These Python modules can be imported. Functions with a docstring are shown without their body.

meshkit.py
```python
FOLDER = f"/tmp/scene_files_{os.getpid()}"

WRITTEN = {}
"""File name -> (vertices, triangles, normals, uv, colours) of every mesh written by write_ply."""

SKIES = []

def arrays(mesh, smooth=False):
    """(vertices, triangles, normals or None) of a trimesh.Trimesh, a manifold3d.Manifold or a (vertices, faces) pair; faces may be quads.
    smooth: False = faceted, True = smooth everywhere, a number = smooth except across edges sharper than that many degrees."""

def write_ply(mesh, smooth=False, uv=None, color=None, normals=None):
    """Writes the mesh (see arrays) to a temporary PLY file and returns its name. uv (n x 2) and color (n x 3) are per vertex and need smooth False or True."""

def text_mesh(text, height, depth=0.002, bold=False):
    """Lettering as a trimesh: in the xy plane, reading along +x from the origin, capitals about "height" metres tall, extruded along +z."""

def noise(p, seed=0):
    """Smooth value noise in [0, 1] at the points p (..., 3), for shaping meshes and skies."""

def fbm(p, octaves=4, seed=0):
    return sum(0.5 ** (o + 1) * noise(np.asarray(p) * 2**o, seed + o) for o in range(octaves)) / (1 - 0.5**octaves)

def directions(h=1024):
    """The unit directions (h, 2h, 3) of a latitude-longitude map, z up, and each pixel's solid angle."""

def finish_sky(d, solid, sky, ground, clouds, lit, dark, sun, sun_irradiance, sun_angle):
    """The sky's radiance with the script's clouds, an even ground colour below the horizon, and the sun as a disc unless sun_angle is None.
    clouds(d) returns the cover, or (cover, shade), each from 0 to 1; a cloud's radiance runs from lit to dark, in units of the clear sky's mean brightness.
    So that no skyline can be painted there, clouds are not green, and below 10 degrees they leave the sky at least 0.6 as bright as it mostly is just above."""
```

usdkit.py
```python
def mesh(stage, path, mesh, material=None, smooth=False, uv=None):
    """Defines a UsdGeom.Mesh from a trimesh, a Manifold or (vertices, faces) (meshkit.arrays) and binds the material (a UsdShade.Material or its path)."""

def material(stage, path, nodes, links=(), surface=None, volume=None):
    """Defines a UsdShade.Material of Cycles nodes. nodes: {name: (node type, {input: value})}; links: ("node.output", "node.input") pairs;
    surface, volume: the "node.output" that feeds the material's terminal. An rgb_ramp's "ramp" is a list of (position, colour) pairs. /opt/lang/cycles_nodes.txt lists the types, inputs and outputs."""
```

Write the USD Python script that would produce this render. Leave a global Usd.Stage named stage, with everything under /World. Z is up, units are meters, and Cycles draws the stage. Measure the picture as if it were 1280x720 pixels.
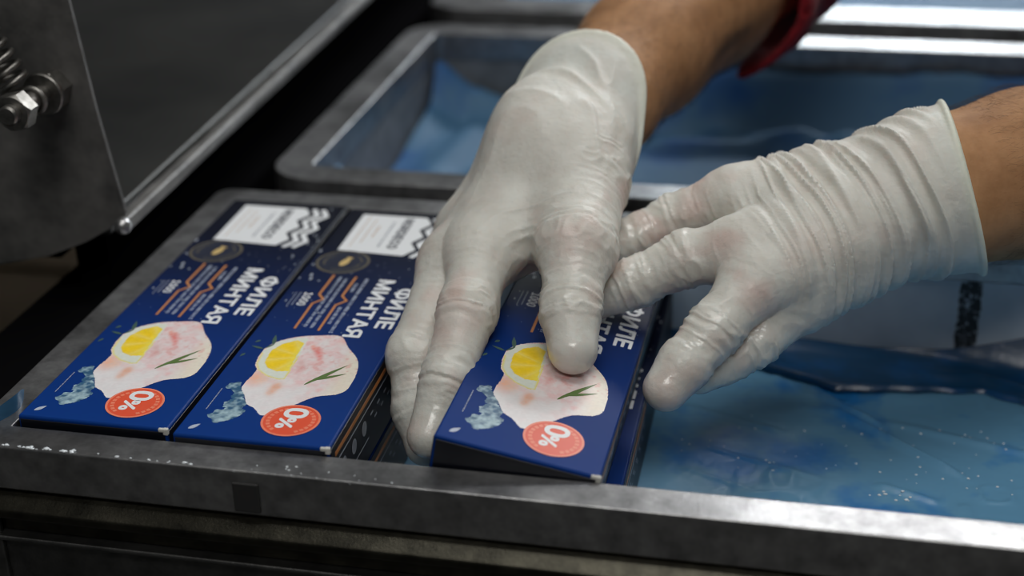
import math, random, numpy as np, trimesh, usdkit, meshkit, manifold3d
import shapely
from shapely.geometry import Polygon, Point, LineString, box as sbox
from shapely import affinity
from pxr import Usd, UsdGeom, UsdShade, UsdLux, Gf, Sdf, Vt

stage = Usd.Stage.CreateInMemory()
UsdGeom.SetStageUpAxis(stage, UsdGeom.Tokens.z)
UsdGeom.SetStageMetersPerUnit(stage, 1.0)
UsdGeom.Xform.Define(stage, '/World')
rng = np.random.default_rng(7)
V = lambda *a: np.array(a, float)

# ------------------------------------------------------------------ camera
PITCH, YAW, ROLL = np.radians([25.69, 12.42, -1.37])
CAM = V(0, 0, .3122)
_a = np.array([[1, 0, 0], [0, -np.sin(PITCH), -np.cos(PITCH)], [0, np.cos(PITCH), -np.sin(PITCH)]])
_b = np.array([[np.cos(YAW), np.sin(YAW), 0], [-np.sin(YAW), np.cos(YAW), 0], [0, 0, 1]])
_c = np.array([[np.cos(ROLL), -np.sin(ROLL), 0], [np.sin(ROLL), np.cos(ROLL), 0], [0, 0, 1]])
MC = _c @ _a @ _b                                     # rows: right, down, forward
cam = UsdGeom.Camera.Define(stage, '/World/camera')
cam.AddTransformOp().Set(Gf.Matrix4d(*[float(x) for x in np.vstack([
    np.r_[MC[0], 0], np.r_[-MC[1], 0], np.r_[-MC[2], 0], np.r_[CAM, 1]]).ravel()]))
cam.CreateFocalLengthAttr(50.0)
cam.CreateHorizontalApertureAttr(36.0)
cam.CreateFStopAttr(4.5)
cam.CreateFocusDistanceAttr(.635)
cam.CreateClippingRangeAttr(Gf.Vec2f(.02, 100))
cam.CreateExposureAttr(0.42)

# ------------------------------------------------------------------ lights (the room's lamps; fixtures and window follow below)
def rect_light(name, loc, w, h, power, color, rot=(0, 0, 0)):
    l = UsdLux.RectLight.Define(stage, '/World/' + name)
    l.CreateWidthAttr(w); l.CreateHeightAttr(h); l.CreateIntensityAttr(power); l.CreateColorAttr(Gf.Vec3f(*color))
    l.AddTranslateOp().Set(Gf.Vec3d(*loc)); l.AddRotateXYZOp().Set(Gf.Vec3f(*rot))
    return l
LAMP_KEY = 3.6
LAMP_FAR = 20.0
LAMP_NEAR = 6.5
WINDOW = 9.0
DOME = 0.03
dome = UsdLux.DomeLight.Define(stage, '/World/ambient_light')
dome.CreateIntensityAttr(DOME); dome.CreateColorAttr(Gf.Vec3f(1, .97, .93))
rect_light('lamp_light', (.10, .62, 1.93), 1.3, .8, LAMP_KEY, (1, .985, .95))
rect_light('lamp_light_001', (.78, 3.4, 1.93), 1.5, .6, LAMP_FAR, (1, 1, 1))
rect_light('lamp_light_002', (.15, -.95, 1.93), 1.2, .6, LAMP_NEAR, (1, .98, .94))

# ------------------------------------------------------------------ helpers
used = {}
def numbered(path):
    n = used.get(path, -1) + 1
    used[path] = n
    return path if n == 0 else f'{path}_{n:03d}'
def tag(prim, label=None, category=None, group=None, kind=None):
    p = prim.GetPrim() if hasattr(prim, 'GetPrim') else prim
    for k, v in (('label', label), ('category', category), ('group', group), ('kind', kind)):
        if v: p.SetCustomDataByKey(k, v)
    return prim
def thing(name, label, category, loc=(0, 0, 0), group=None, kind=None, mat=None):
    x = UsdGeom.Xform.Define(stage, numbered('/World/' + name))
    if mat is not None: x.AddTransformOp().Set(Gf.Matrix4d(*[float(v) for v in np.asarray(mat).T.ravel()]))
    elif tuple(loc) != (0, 0, 0): x.AddTranslateOp().Set(Gf.Vec3d(*map(float, loc)))
    return tag(x, label, category, group, kind)
def obj(name, mesh, mat, parent=None, smooth=False, primvars=None, **kw):
    base = str(parent.GetPath()) if parent is not None else '/World'
    m = usdkit.mesh(stage, numbered(base + '/' + name), mesh, mat, smooth=smooth)
    for k, a in (primvars or {}).items():
        a = np.asarray(a, np.float32)
        if a.ndim == 2: UsdGeom.PrimvarsAPI(m).CreatePrimvar(k, Sdf.ValueTypeNames.Color3fArray, 'vertex').Set(Vt.Vec3fArray.FromNumpy(a))
        else: UsdGeom.PrimvarsAPI(m).CreatePrimvar(k, Sdf.ValueTypeNames.FloatArray, 'vertex').Set(Vt.FloatArray.FromNumpy(a))
    tag(m, **kw)
    return m
def bx(x0, x1, y0, y1, z0, z1, r=.0015, seg=2):
    """box with rounded edges"""
    r = min(r, (x1 - x0) * .45, (y1 - y0) * .45, (z1 - z0) * .45)
    s = trimesh.creation.icosphere(subdivisions=seg, radius=r)
    pts = np.vstack([s.vertices + [x, y, z] for x in (x0 + r, x1 - r) for y in (y0 + r, y1 - r) for z in (z0 + r, z1 - r)])
    return trimesh.convex.convex_hull(pts)
def rr_ring(cx, cy, hx, hy, r, n=10):
    r = max(r, 1e-4); out = []
    for sx, sy, a0 in ((1, 1, 0), (-1, 1, 90), (-1, -1, 180), (1, -1, 270)):
        for a in np.radians(np.linspace(a0, a0 + 90, n)):
            out.append((cx + sx * (hx - r) + r * np.cos(a), cy + sy * (hy - r) + r * np.sin(a)))
    return np.array(out)
def rr_sweep(cx, cy, hx, hy, r, profile, sub=1):
    """sweeps the closed profile of (outward offset, z) around a rounded rectangle"""
    rings = [np.c_[rr_ring(cx, cy, hx + o, hy + o, r + o), np.full(40, z)] for o, z in profile]
    n, m = len(rings[0]), len(rings)
    v = np.vstack(rings); i, j = np.meshgrid(np.arange(m), np.arange(n), indexing='ij')
    q = np.stack([i * n + j, i * n + (j + 1) % n, ((i + 1) % m) * n + (j + 1) % n, ((i + 1) % m) * n + j], -1).reshape(-1, 4)
    t = trimesh.Trimesh(v, np.vstack([q[:, [0, 1, 2]], q[:, [0, 2, 3]]]), process=False)
    if t.volume < 0: t.invert()
    return t
def rprof(pts, r=.0015, n=4):
    """closed profile with rounded corners"""
    out, P = [], [np.array(p, float) for p in pts]
    for k in range(len(P)):
        a, b, c = P[k - 1], P[k], P[(k + 1) % len(P)]
        u, w = a - b, c - b; lu, lw = np.linalg.norm(u), np.linalg.norm(w)
        d = min(r, lu * .45, lw * .45); p0, p1 = b + u / lu * d, b + w / lw * d
        for t in np.linspace(0, 1, n): out.append((1 - t) ** 2 * p0 + 2 * t * (1 - t) * b + t * t * p1)
    return out
def tube(pts, r, n=10, closed=False):
    P = np.asarray(pts, float); R = np.broadcast_to(np.asarray(r, float), (len(P),))
    T = np.gradient(P, axis=0); T /= np.linalg.norm(T, axis=1, keepdims=True)
    up = V(0, 0, 1) if abs(T[0, 2]) < .9 else V(1, 0, 0)
    N = [np.cross(T[0], up)]; N[0] /= np.linalg.norm(N[0])
    for k in range(1, len(P)):
        w = N[-1] - T[k] * (N[-1] @ T[k]); N.append(w / np.linalg.norm(w))
    N = np.array(N); B = np.cross(T, N); a = np.arange(n) * 2 * np.pi / n
    v = P[:, None] + R[:, None, None] * (np.cos(a)[None, :, None] * N[:, None] + np.sin(a)[None, :, None] * B[:, None])
    m = len(P); i, j = np.meshgrid(np.arange(m - 1), np.arange(n), indexing='ij')
    q = np.stack([i * n + j, i * n + (j + 1) % n, (i + 1) * n + (j + 1) % n, (i + 1) * n + j], -1).reshape(-1, 4)
    f = [q[:, [0, 1, 2]], q[:, [0, 2, 3]]]
    vv = np.vstack([v.reshape(-1, 3), P[0], P[-1]]); k = np.arange(n)
    f.append(np.c_[np.full(n, m * n), (k + 1) % n, k]); f.append(np.c_[np.full(n, m * n + 1), (m - 1) * n + k, (m - 1) * n + (k + 1) % n])
    t = trimesh.Trimesh(vv, np.vstack(f), process=False)
    if t.volume < 0: t.invert()
    return t
def sheet(xs, ys, zf, thick=.0004):
    X, Y = np.meshgrid(xs, ys, indexing='ij'); Z = zf(X, Y); n, m = X.shape
    top = np.stack([X, Y, Z], -1).reshape(-1, 3)
    i, j = np.meshgrid(np.arange(n - 1), np.arange(m - 1), indexing='ij')
    q = np.stack([i * m + j, (i + 1) * m + j, (i + 1) * m + j + 1, i * m + j + 1], -1).reshape(-1, 4)
    return top, np.vstack([q[:, [0, 1, 2]], q[:, [0, 2, 3]]])

# ------------------------------------------------------------------ materials
L_ = '/World/Looks/'
def M(name, nodes, links, surface='p.BSDF'): return usdkit.material(stage, L_ + name, nodes, links, surface=surface)
def plain(name, color, rough=.5, metal=0., **kw):
    return M(name, {'p': ('principled_bsdf', dict(base_color=color, roughness=rough, metallic=metal, **kw))}, [])
def metal(name, dark, light, r0, r1, scale=60, bump=.15, metallic=1., stretch=(1, 1, 1), fine=900, extra=None):
    nd = {'g': ('geometry', {}), 'mp': ('mapping', {'scale': stretch}),
          'n': ('noise_texture', {'scale': scale, 'detail': 6, 'roughness': .65}),
          'n2': ('noise_texture', {'scale': fine, 'detail': 3}),
          'n3': ('noise_texture', {'scale': scale * .2, 'detail': 3}),
          'c': ('rgb_ramp', {'ramp': [(.3, dark), (.68, light)]}),
          'ro': ('map_range', {'from_min': .3, 'from_max': .7, 'to_min': r0, 'to_max': r1}),
          'mx': ('mix', {'mix_type': 'add', 'fac': .5}),
          'b': ('bump', {'strength': bump, 'distance': .001}),
          'p': ('principled_bsdf', {'metallic': metallic})}
    ln = [('g.position', 'mp.vector'), ('mp.vector', 'n.vector'), ('mp.vector', 'n2.vector'), ('g.position', 'n3.vector'), ('n.fac', 'c.fac'), ('n3.fac', 'ro.value'),
          ('c.color', 'p.base_color'), ('ro.result', 'p.roughness'), ('n.color', 'mx.color1'), ('n2.color', 'mx.color2'), ('mx.color', 'b.height'), ('b.normal', 'p.normal')]
    return M(name, nd, ln)
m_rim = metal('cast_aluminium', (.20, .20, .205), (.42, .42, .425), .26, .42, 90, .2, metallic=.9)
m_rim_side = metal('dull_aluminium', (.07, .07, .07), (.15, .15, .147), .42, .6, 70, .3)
m_ledge = metal('ivory_sheen_aluminium', (.030, .029, .024), (.085, .080, .062), .28, .42, 70, .2)  # yellowish tint stands in for the ivory reflection on the ledge
m_pan = metal('pan_aluminium', (.10, .115, .13), (.18, .20, .225), .4, .6, 60, .15, metallic=.35)
m_steel = metal('machine_steel', (.075, .075, .074), (.20, .195, .187), .42, .62, 35, .12, metallic=.35)
m_bed = metal('bed_steel', (.030, .031, .031), (.062, .062, .058), .35, .55, 9, .05, metallic=.7)
m_bright = metal('bolt_steel', (.16, .155, .145), (.34, .33, .31), .36, .5, 200, .15)
m_worn = plain('worn_patch', (.025, .025, .025), .6)
m_black = plain('black_paint_and_shade', (.004, .004, .0045), .9, specular_ior_level=0.)  # black paint, also the shade colour in the gap beside the trays
m_dark = plain('dark_frame_paint', (.008, .008, .009), .75, specular_ior_level=.2)

# pan wall with a worn black stain band
stain = M('stained_pan_wall', {
    'g': ('geometry', {}), 's': ('separate_xyz', {}),
    'n': ('noise_texture', {'scale': 260, 'detail': 5, 'roughness': .75}), 'n2': ('noise_texture', {'scale': 40, 'detail': 3}),
    'c': ('rgb_ramp', {'ramp': [(.3, (.48, .56, .65)), (.7, (.60, .68, .76))]}),
    'w': ('noise_texture', {'scale': 60, 'detail': 2}),
    'dx': ('math', {'math_type': 'subtract', 'value2': .0953}), 'ab': ('math', {'math_type': 'absolute'}),
    'in': ('map_range', {'from_min': .0052, 'from_max': .0085, 'to_min': .60, 'to_max': .1, 'clamp': True}),
    'su': ('math', {'math_type': 'subtract'}), 'st': ('map_range', {'from_min': -.03, 'from_max': .06, 'to_min': 0, 'to_max': 1, 'clamp': True}),
    'mx': ('mix', {'color2': (.022, .025, .028)}), 'p': ('principled_bsdf', {'roughness': .5, 'metallic': .1})},
    [('g.position', 's.vector'), ('g.position', 'n.vector'), ('g.position', 'n2.vector'), ('n2.fac', 'c.fac'), ('s.x', 'dx.value1'), ('dx.value', 'ab.value1'),
     ('ab.value', 'in.value'), ('in.result', 'su.value1'), ('n.fac', 'su.value2'), ('su.value', 'st.value'), ('st.result', 'mx.fac'), ('c.color', 'mx.color1'), ('mx.color', 'p.base_color')])

def film_mat(name, deep, pale, clear=.25, sc=22, rough=.28):
    return M(name, {
        'g': ('geometry', {}), 'n': ('noise_texture', {'scale': sc, 'detail': 4, 'roughness': .6}), 'n2': ('noise_texture', {'scale': sc * 9, 'detail': 4}),
        'c': ('rgb_ramp', {'ramp': [(.36, pale), (.50, pale), (.66, deep)]}),
        'b': ('bump', {'strength': .18, 'distance': .0010}),
        'p': ('principled_bsdf', {'roughness': rough, 'specular_ior_level': .5}), 't': ('transparent_bsdf', {'color': (.25, .52, .75)}), 'm': ('mix_closure', {'fac': clear})},
        [('g.position', 'n.vector'), ('g.position', 'n2.vector'), ('n.fac', 'c.fac'), ('c.color', 'p.base_color'), ('n2.fac', 'b.height'), ('b.normal', 'p.normal'),
         ('p.BSDF', 'm.closure1'), ('t.BSDF', 'm.closure2')], surface='m.closure')
m_film = film_mat('film_over_floor', (.015, .18, .50), (.125, .315, .50), .10, 22, .36)
m_fold_shade = film_mat('film_fold_shade', (.005, .070, .21), (.006, .048, .12), .10, 30, .30)  # deep blue carries the shade behind the film ridge
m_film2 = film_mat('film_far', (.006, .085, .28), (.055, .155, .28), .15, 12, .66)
m_film3 = film_mat('film_farthest', (.03, .16, .36), (.06, .20, .38), .1, 12, .7)
m_scrap = film_mat('film_scrap_look', (.02, .13, .36), (.04, .16, .33), .55)

glove = M('latex', {
    'g': ('geometry', {}), 'wet': ('attribute', {'attribute': 'wet'}), 'pink': ('attribute', {'attribute': 'pink'}), 'rim': ('attribute', {'attribute': 'rimtone'}),
    'n': ('noise_texture', {'scale': 70, 'detail': 3}), 'n2': ('noise_texture', {'scale': 420, 'detail': 4, 'roughness': .6}), 'n3': ('noise_texture', {'scale': 130, 'detail': 2}),
    'c': ('rgb_ramp', {'ramp': [(.3, (.60, .585, .535)), (.7, (.68, .675, .625))]}),
    'mp': ('mix', {'color2': (.58, .41, .37)}), 'mr': ('mix', {'color2': (.74, .75, .62)}),
    'ro': ('map_range', {'from_min': 0, 'from_max': 1, 'to_min': .52, 'to_max': .24}),
    'b': ('bump', {'strength': .35, 'distance': .0008}), 'b2': ('bump', {'strength': .4, 'distance': .0015}),
    'p': ('principled_bsdf', {'subsurface_weight': .25, 'subsurface_radius': (1., .6, .45), 'subsurface_scale': .003, 'coat_roughness': .12})},
    [('g.position', 'n.vector'), ('g.position', 'n2.vector'), ('g.position', 'n3.vector'), ('n.fac', 'c.fac'), ('c.color', 'mp.color1'), ('pink.fac', 'mp.fac'), ('mp.color', 'mr.color1'), ('rim.fac', 'mr.fac'),
     ('mr.color', 'p.base_color'), ('wet.fac', 'ro.value'), ('ro.result', 'p.roughness'), ('wet.fac', 'p.coat_weight'),
     ('n2.fac', 'b.height'), ('n3.fac', 'b2.height'), ('b2.normal', 'b.normal'), ('b.normal', 'p.normal')])
skin = M('forearm_skin', {
    'g': ('geometry', {}), 'ink': ('attribute', {'attribute': 'ink'}), 'n': ('noise_texture', {'scale': 55, 'detail': 5, 'roughness': .6}), 'n2': ('noise_texture', {'scale': 700, 'detail': 3}),
    'c': ('rgb_ramp', {'ramp': [(.3, (.32, .160, .072)), (.7, (.49, .265, .130))]}), 'm': ('mix', {'color2': (.02, .022, .022)}),
    'b': ('bump', {'strength': .3, 'distance': .0006}),
    'p': ('principled_bsdf', {'roughness': .62, 'specular_ior_level': .3, 'subsurface_weight': .15, 'subsurface_radius': (1, .35, .2), 'subsurface_scale': .004})},
    [('g.position', 'n.vector'), ('g.position', 'n2.vector'), ('n.fac', 'c.fac'), ('c.color', 'm.color1'), ('ink.fac', 'm.fac'), ('m.color', 'p.base_color'), ('n2.fac', 'b.height'), ('b.normal', 'p.normal')])
m_red = M('red_knit', {'g': ('geometry', {}), 'n': ('noise_texture', {'scale': 900, 'detail': 2}), 'b': ('bump', {'strength': .4, 'distance': .001}),
                       'p': ('principled_bsdf', {'base_color': (.27, .003, .010), 'roughness': .85, 'sheen_weight': .05})},
          [('g.position', 'n.vector'), ('n.fac', 'b.height'), ('b.normal', 'p.normal')])
m_trousers = plain('dark_trousers', (.02, .022, .03), .9)
m_hair = plain('dark_hair', (.015, .010, .007), .5)
m_armhair = plain('arm_hair_look', (.03, .016, .010), .5)

# carton print
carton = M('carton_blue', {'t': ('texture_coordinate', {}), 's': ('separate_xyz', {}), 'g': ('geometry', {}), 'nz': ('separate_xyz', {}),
                           'c': ('rgb_ramp', {'ramp': [(0, (.001, .032, .190)), (.32, (.001, .023, .145)), (.60, (.001, .008, .045)), (.8, (.001, .003, .014)), (1, (.001, .002, .008))]}),  # print gradient, its far end darkened further for the shadow there
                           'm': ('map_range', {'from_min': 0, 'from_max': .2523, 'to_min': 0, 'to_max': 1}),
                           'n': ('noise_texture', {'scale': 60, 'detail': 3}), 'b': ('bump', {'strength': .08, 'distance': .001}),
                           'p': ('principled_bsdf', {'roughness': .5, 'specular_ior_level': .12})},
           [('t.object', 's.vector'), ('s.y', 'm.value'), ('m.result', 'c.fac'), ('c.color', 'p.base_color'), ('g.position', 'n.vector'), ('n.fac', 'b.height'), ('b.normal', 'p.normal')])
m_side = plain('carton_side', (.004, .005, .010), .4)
m_white = plain('print_white', (.74, .76, .78), .4)
m_grey = plain('print_grey', (.30, .33, .38), .4)
m_dim = plain('print_pale_blue', (.42, .47, .58), .4)
m_ink = plain('print_navy', (.012, .016, .035), .4)
m_orange = plain('print_orange', (.50, .20, .055), .4)
m_peach = plain('print_peach', (.62, .45, .32), .4)
m_badge = plain('print_red_orange', (.72, .085, .035), .4)
m_badge2 = plain('print_light_red', (.80, .22, .13), .4)
m_gold = plain('print_gold', (.55, .40, .16), .4)
m_bronze = plain('print_bronze', (.10, .088, .062), .4)
m_paint = M('print_picture', {'a': ('attribute', {'attribute': 'tint'}), 'p': ('principled_bsdf', {'roughness': .38})}, [('a.color', 'p.base_color')])
m_chip = plain('bare_cardboard', (.55, .54, .50), .8)

# ------------------------------------------------------------------ room
m_floor = metal('wet_concrete', (.05, .05, .05), (.10, .10, .095), .35, .6, 3, .1, metallic=0)
m_wall = plain('dull_wall_paint', (.16, .165, .165), .7)
m_ceil = plain('ceiling_paint', (.30, .30, .29), .8)
FZ, CZ = -.90, 2.0
tag(obj('floor', bx(-3.2, 3.7, -2.7, 5.2, FZ - .1, FZ, .002), m_floor), 'grey wet concrete workshop floor', 'floor', kind='structure')
tag(obj('ceiling', bx(-3.2, 3.7, -2.7, 5.2, CZ, CZ + .1, .002), m_ceil), 'plain grey ceiling', 'ceiling', kind='structure')
tag(obj('wall_left', bx(-3.3, -3.2, -2.7, 5.2, FZ, CZ, .002), m_wall), 'plain grey left wall', 'wall', kind='structure')
tag(obj('wall_right', bx(3.7, 3.8, -2.7, 5.2, FZ, CZ, .002), m_wall), 'plain grey right wall', 'wall', kind='structure')
tag(obj('wall_front', bx(-3.2, 3.7, -2.8, -2.7, FZ, CZ, .002), m_wall), 'plain grey wall behind the camera', 'wall', kind='structure')
WX0, WX1, WZ0, WZ1 = -.45, 1.9, .75, 1.75
wb = trimesh.util.concatenate([bx(-3.2, WX0, 5.2, 5.35, FZ, CZ, .002), bx(WX1, 3.7, 5.2, 5.35, FZ, CZ, .002),
                               bx(WX0, WX1, 5.2, 5.35, FZ, WZ0, .002), bx(WX0, WX1, 5.2, 5.35, WZ1, CZ, .002)])
tag(obj('wall_back', wb, m_wall), 'plain grey back wall with a wide window', 'wall', kind='structure')
win = thing('window_1', 'wide frosted daylight window in the back wall', 'window', kind='structure')
m_frame = plain('window_frame_paint', (.6, .6, .6), .5)
m_pane = M('frosted_daylight', {'e': ('emission', {'color': (.86, .94, 1.0), 'strength': WINDOW})}, [], surface='e.emission')
for (a, b, c, d) in ((WX0, WX1, WZ0, WZ0 + .04), (WX0, WX1, WZ1 - .04, WZ1), (WX0, WX0 + .04, WZ0 + .04, WZ1 - .04), (WX1 - .04, WX1, WZ0 + .04, WZ1 - .04), (.70, .74, WZ0 + .04, WZ1 - .04)):
    obj('window_frame', bx(a, b, 5.22, 5.28, c, d, .004), m_frame, win)
for (a, b) in ((WX0 + .04, .70), (.74, WX1 - .04)):
    obj('window_pane', bx(a, b, 5.245, 5.255, WZ0 + .04, WZ1 - .04, .001), m_pane, win)
for (x, y, w, h, lab) in ((.10, .62, 1.3, .8, 'ceiling lamp over the trays'), (.78, 3.4, 1.5, .6, 'ceiling lamp near the back wall'), (.15, -.95, 1.2, .6, 'ceiling lamp behind the camera')):
    t = thing('ceiling_lamp', 'flat white ' + lab, 'lamp')
    obj('lamp_housing', bx(x - w / 2 - .03, x + w / 2 + .03, y - h / 2 - .03, y + h / 2 + .03, 1.935, CZ, .004), m_frame, t)

# ------------------------------------------------------------------ trays
RZ = -.005
PANZ = -.0765
def tray(label, x0, x1, y0, y1, wall, corner, front_mat, back_mat=None, ledge=True, pan=None):
    t = thing('freezer_tray', label, 'tray')
    cx, cy = (x0 + x1) / 2, (y0 + y1) / 2; hx, hy = (x1 - x0) / 2, (y1 - y0) / 2
    obj('rim', rr_sweep(cx, cy, hx, hy, corner, rprof([(-wall, RZ - .0003), (0, RZ), (0, RZ - .0215), (-wall, RZ - .0215)], .0010)), m_rim, t, smooth=35)
    obj('inner_wall', rr_sweep(cx, cy, hx, hy, corner, rprof([(-wall + .0012, RZ - .020), (-wall + .004, RZ - .020), (-wall + .004, PANZ), (-wall - .0015, PANZ)], .0006, 3)), pan or m_pan, t, smooth=35)
    if ledge:
        obj('ledge', rr_sweep(cx, cy, hx, hy, corner, rprof([(-wall + .004, -.0268), (-.0035, -.0268), (-.003, -.0285), (.006, -.0335), (.0062, -.0375), (-.001, -.040), (-.001, -.0485), (-wall + .004, -.0485)], .0012)), m_ledge, t, smooth=35)
        obj('lower_flange', rr_sweep(cx, cy, hx, hy, corner, rprof([(-wall + .004, -.0485), (.004, -.0485), (.0045, -.0505), (0, -.0522), (0, -.076), (-wall + .004, -.076)], .0008)), m_rim_side, t, smooth=35)
    obj('pan', bx(x0 + wall - .004, x1 - wall + .004, y0 + wall - .004, y1 - wall + .004, PANZ - .003, PANZ, .0006), m_pan, t)
    return t
T1 = (-.346, .405, .457, .753); T2 = (-.3285, .405, .775, 1.135); T3 = (-.335, .405, 1.1885, 1.56)
t1 = tray('dull metal tray nearest the camera holding the blue boxes', *T1, .0176, .010, m_rim_side, pan=stain)
t2 = tray('metal tray with rounded rim behind the nearest tray', *T2, .0245, .030, m_rim_side)
t3 = tray('metal tray farthest from the camera at the top edge', *T3, .045, .030, m_rim_side)
# worn front face of the nearest tray: corner bracket and a dark stain plate
obj('corner_bracket', bx(-.3485, -.3310, .4545, .4575, -.074, -.0075, .001), m_rim_side, t1)
obj('worn_plate', bx(-.2205, -.2090, .4560, .4575, -.0245, -.0105, .0006), m_worn, t1)
# frame under the trays
fr = thing('steel_table', 'dark steel table carrying the three trays', 'table')
obj('deck', bx(-.32, .40, .475, 1.56, -.13, -.0797, .004), m_dark, fr)
for (x, y) in ((-.30, .50), (.37, .50), (-.30, 1.53), (.37, 1.53)):
    obj('leg', bx(x - .03, x + .03, y - .03, y + .03, FZ, -.13, .004), m_dark, fr)
obj('brace', bx(-.30, .37, .485, .515, -.60, -.56, .004), m_dark, fr)

# ------------------------------------------------------------------ blue film
def ridge(X, Y, a, b, h, w, asym=1.0):
    a, b = V(*a), V(*b); d = b - a; L = np.linalg.norm(d); d = d / L
    s = (X - a[0]) * d[0] + (Y - a[1]) * d[1]; t = -(X - a[0]) * d[1] + (Y - a[1]) * d[0]
    ends = np.clip(np.minimum(s, L - s) / (.25 * L) + .3, 0, 1); ends = ends * ends * (3 - 2 * ends)
    ww = np.where(t > 0, w * asym, w)
    return h * np.exp(-(t / ww) ** 2) * ends
def nz(X, Y, s, seed, o=4): return meshkit.fbm(np.stack([X * s, Y * s, np.zeros_like(X) + seed], -1), o, seed) - .5
def film1(X, Y):
    Z = -.0752 + .0009 * (nz(X, Y, 26, 3) + .5) + .0004 * nz(X, Y, 120, 9)
    Z = Z + ridge(X, Y, (.02, .672), (.088, .612), .0030, .0020) + ridge(X, Y, (.005, .690), (.05, .655), .003, .0022) + ridge(X, Y, (-.04, .62), (.02, .60), .0008, .0012) + ridge(X, Y, (-.05, .600), (-.01, .583), .0007, .0010)
    cr = 1 - np.abs(2 * meshkit.noise(np.stack([X * 70, Y * 70, 0 * X + 8.3], -1), 14) - 1); cm = np.clip((meshkit.noise(np.stack([X * 22, Y * 22, 0 * X], -1), 15) - .45) * 4, 0, 1)
    Z = Z + .0011 * cm * cr ** 7 + ridge(X, Y, (.045, .60), (.075, .588), .002, .002) + ridge(X, Y, (-.055, .66), (0., .64), .0014, .002) + ridge(X, Y, (.05, .66), (.15, .63), .0016, .003)
    e = np.clip((Y - .712) / .022, 0, 1); up = np.clip((X - .055) / .10, 0, 1)
    Z = Z + e * e * .002
    return np.maximum(Z, PANZ + .0004)
f1 = sheet(np.linspace(-.326, .384, 480), np.linspace(.4785, .7325, 200), film1)
pf = thing('plastic_film', 'blue plastic film lining the floor of the nearest tray', 'plastic film')
obj('sheet', f1, m_film, pf, smooth=True)
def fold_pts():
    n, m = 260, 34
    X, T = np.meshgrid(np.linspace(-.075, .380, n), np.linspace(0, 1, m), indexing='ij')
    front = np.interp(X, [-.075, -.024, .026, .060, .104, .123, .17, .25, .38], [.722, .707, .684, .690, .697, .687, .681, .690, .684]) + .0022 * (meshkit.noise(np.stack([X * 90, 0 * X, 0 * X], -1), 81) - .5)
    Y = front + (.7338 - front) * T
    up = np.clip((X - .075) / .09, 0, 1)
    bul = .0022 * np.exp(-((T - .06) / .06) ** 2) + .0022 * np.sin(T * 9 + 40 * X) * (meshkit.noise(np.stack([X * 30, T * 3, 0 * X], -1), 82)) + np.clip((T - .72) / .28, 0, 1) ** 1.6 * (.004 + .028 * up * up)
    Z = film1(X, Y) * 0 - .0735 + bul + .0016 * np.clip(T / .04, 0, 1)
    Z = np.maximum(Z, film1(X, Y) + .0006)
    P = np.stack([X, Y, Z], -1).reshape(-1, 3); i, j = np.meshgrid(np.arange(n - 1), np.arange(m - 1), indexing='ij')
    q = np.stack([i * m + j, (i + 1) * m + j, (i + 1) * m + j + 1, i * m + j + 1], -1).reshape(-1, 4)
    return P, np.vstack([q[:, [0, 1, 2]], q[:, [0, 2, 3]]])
obj('shaded_fold', fold_pts(), m_fold_shade, pf, smooth=True, label='film fold with shade put into its darker blue')
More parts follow.
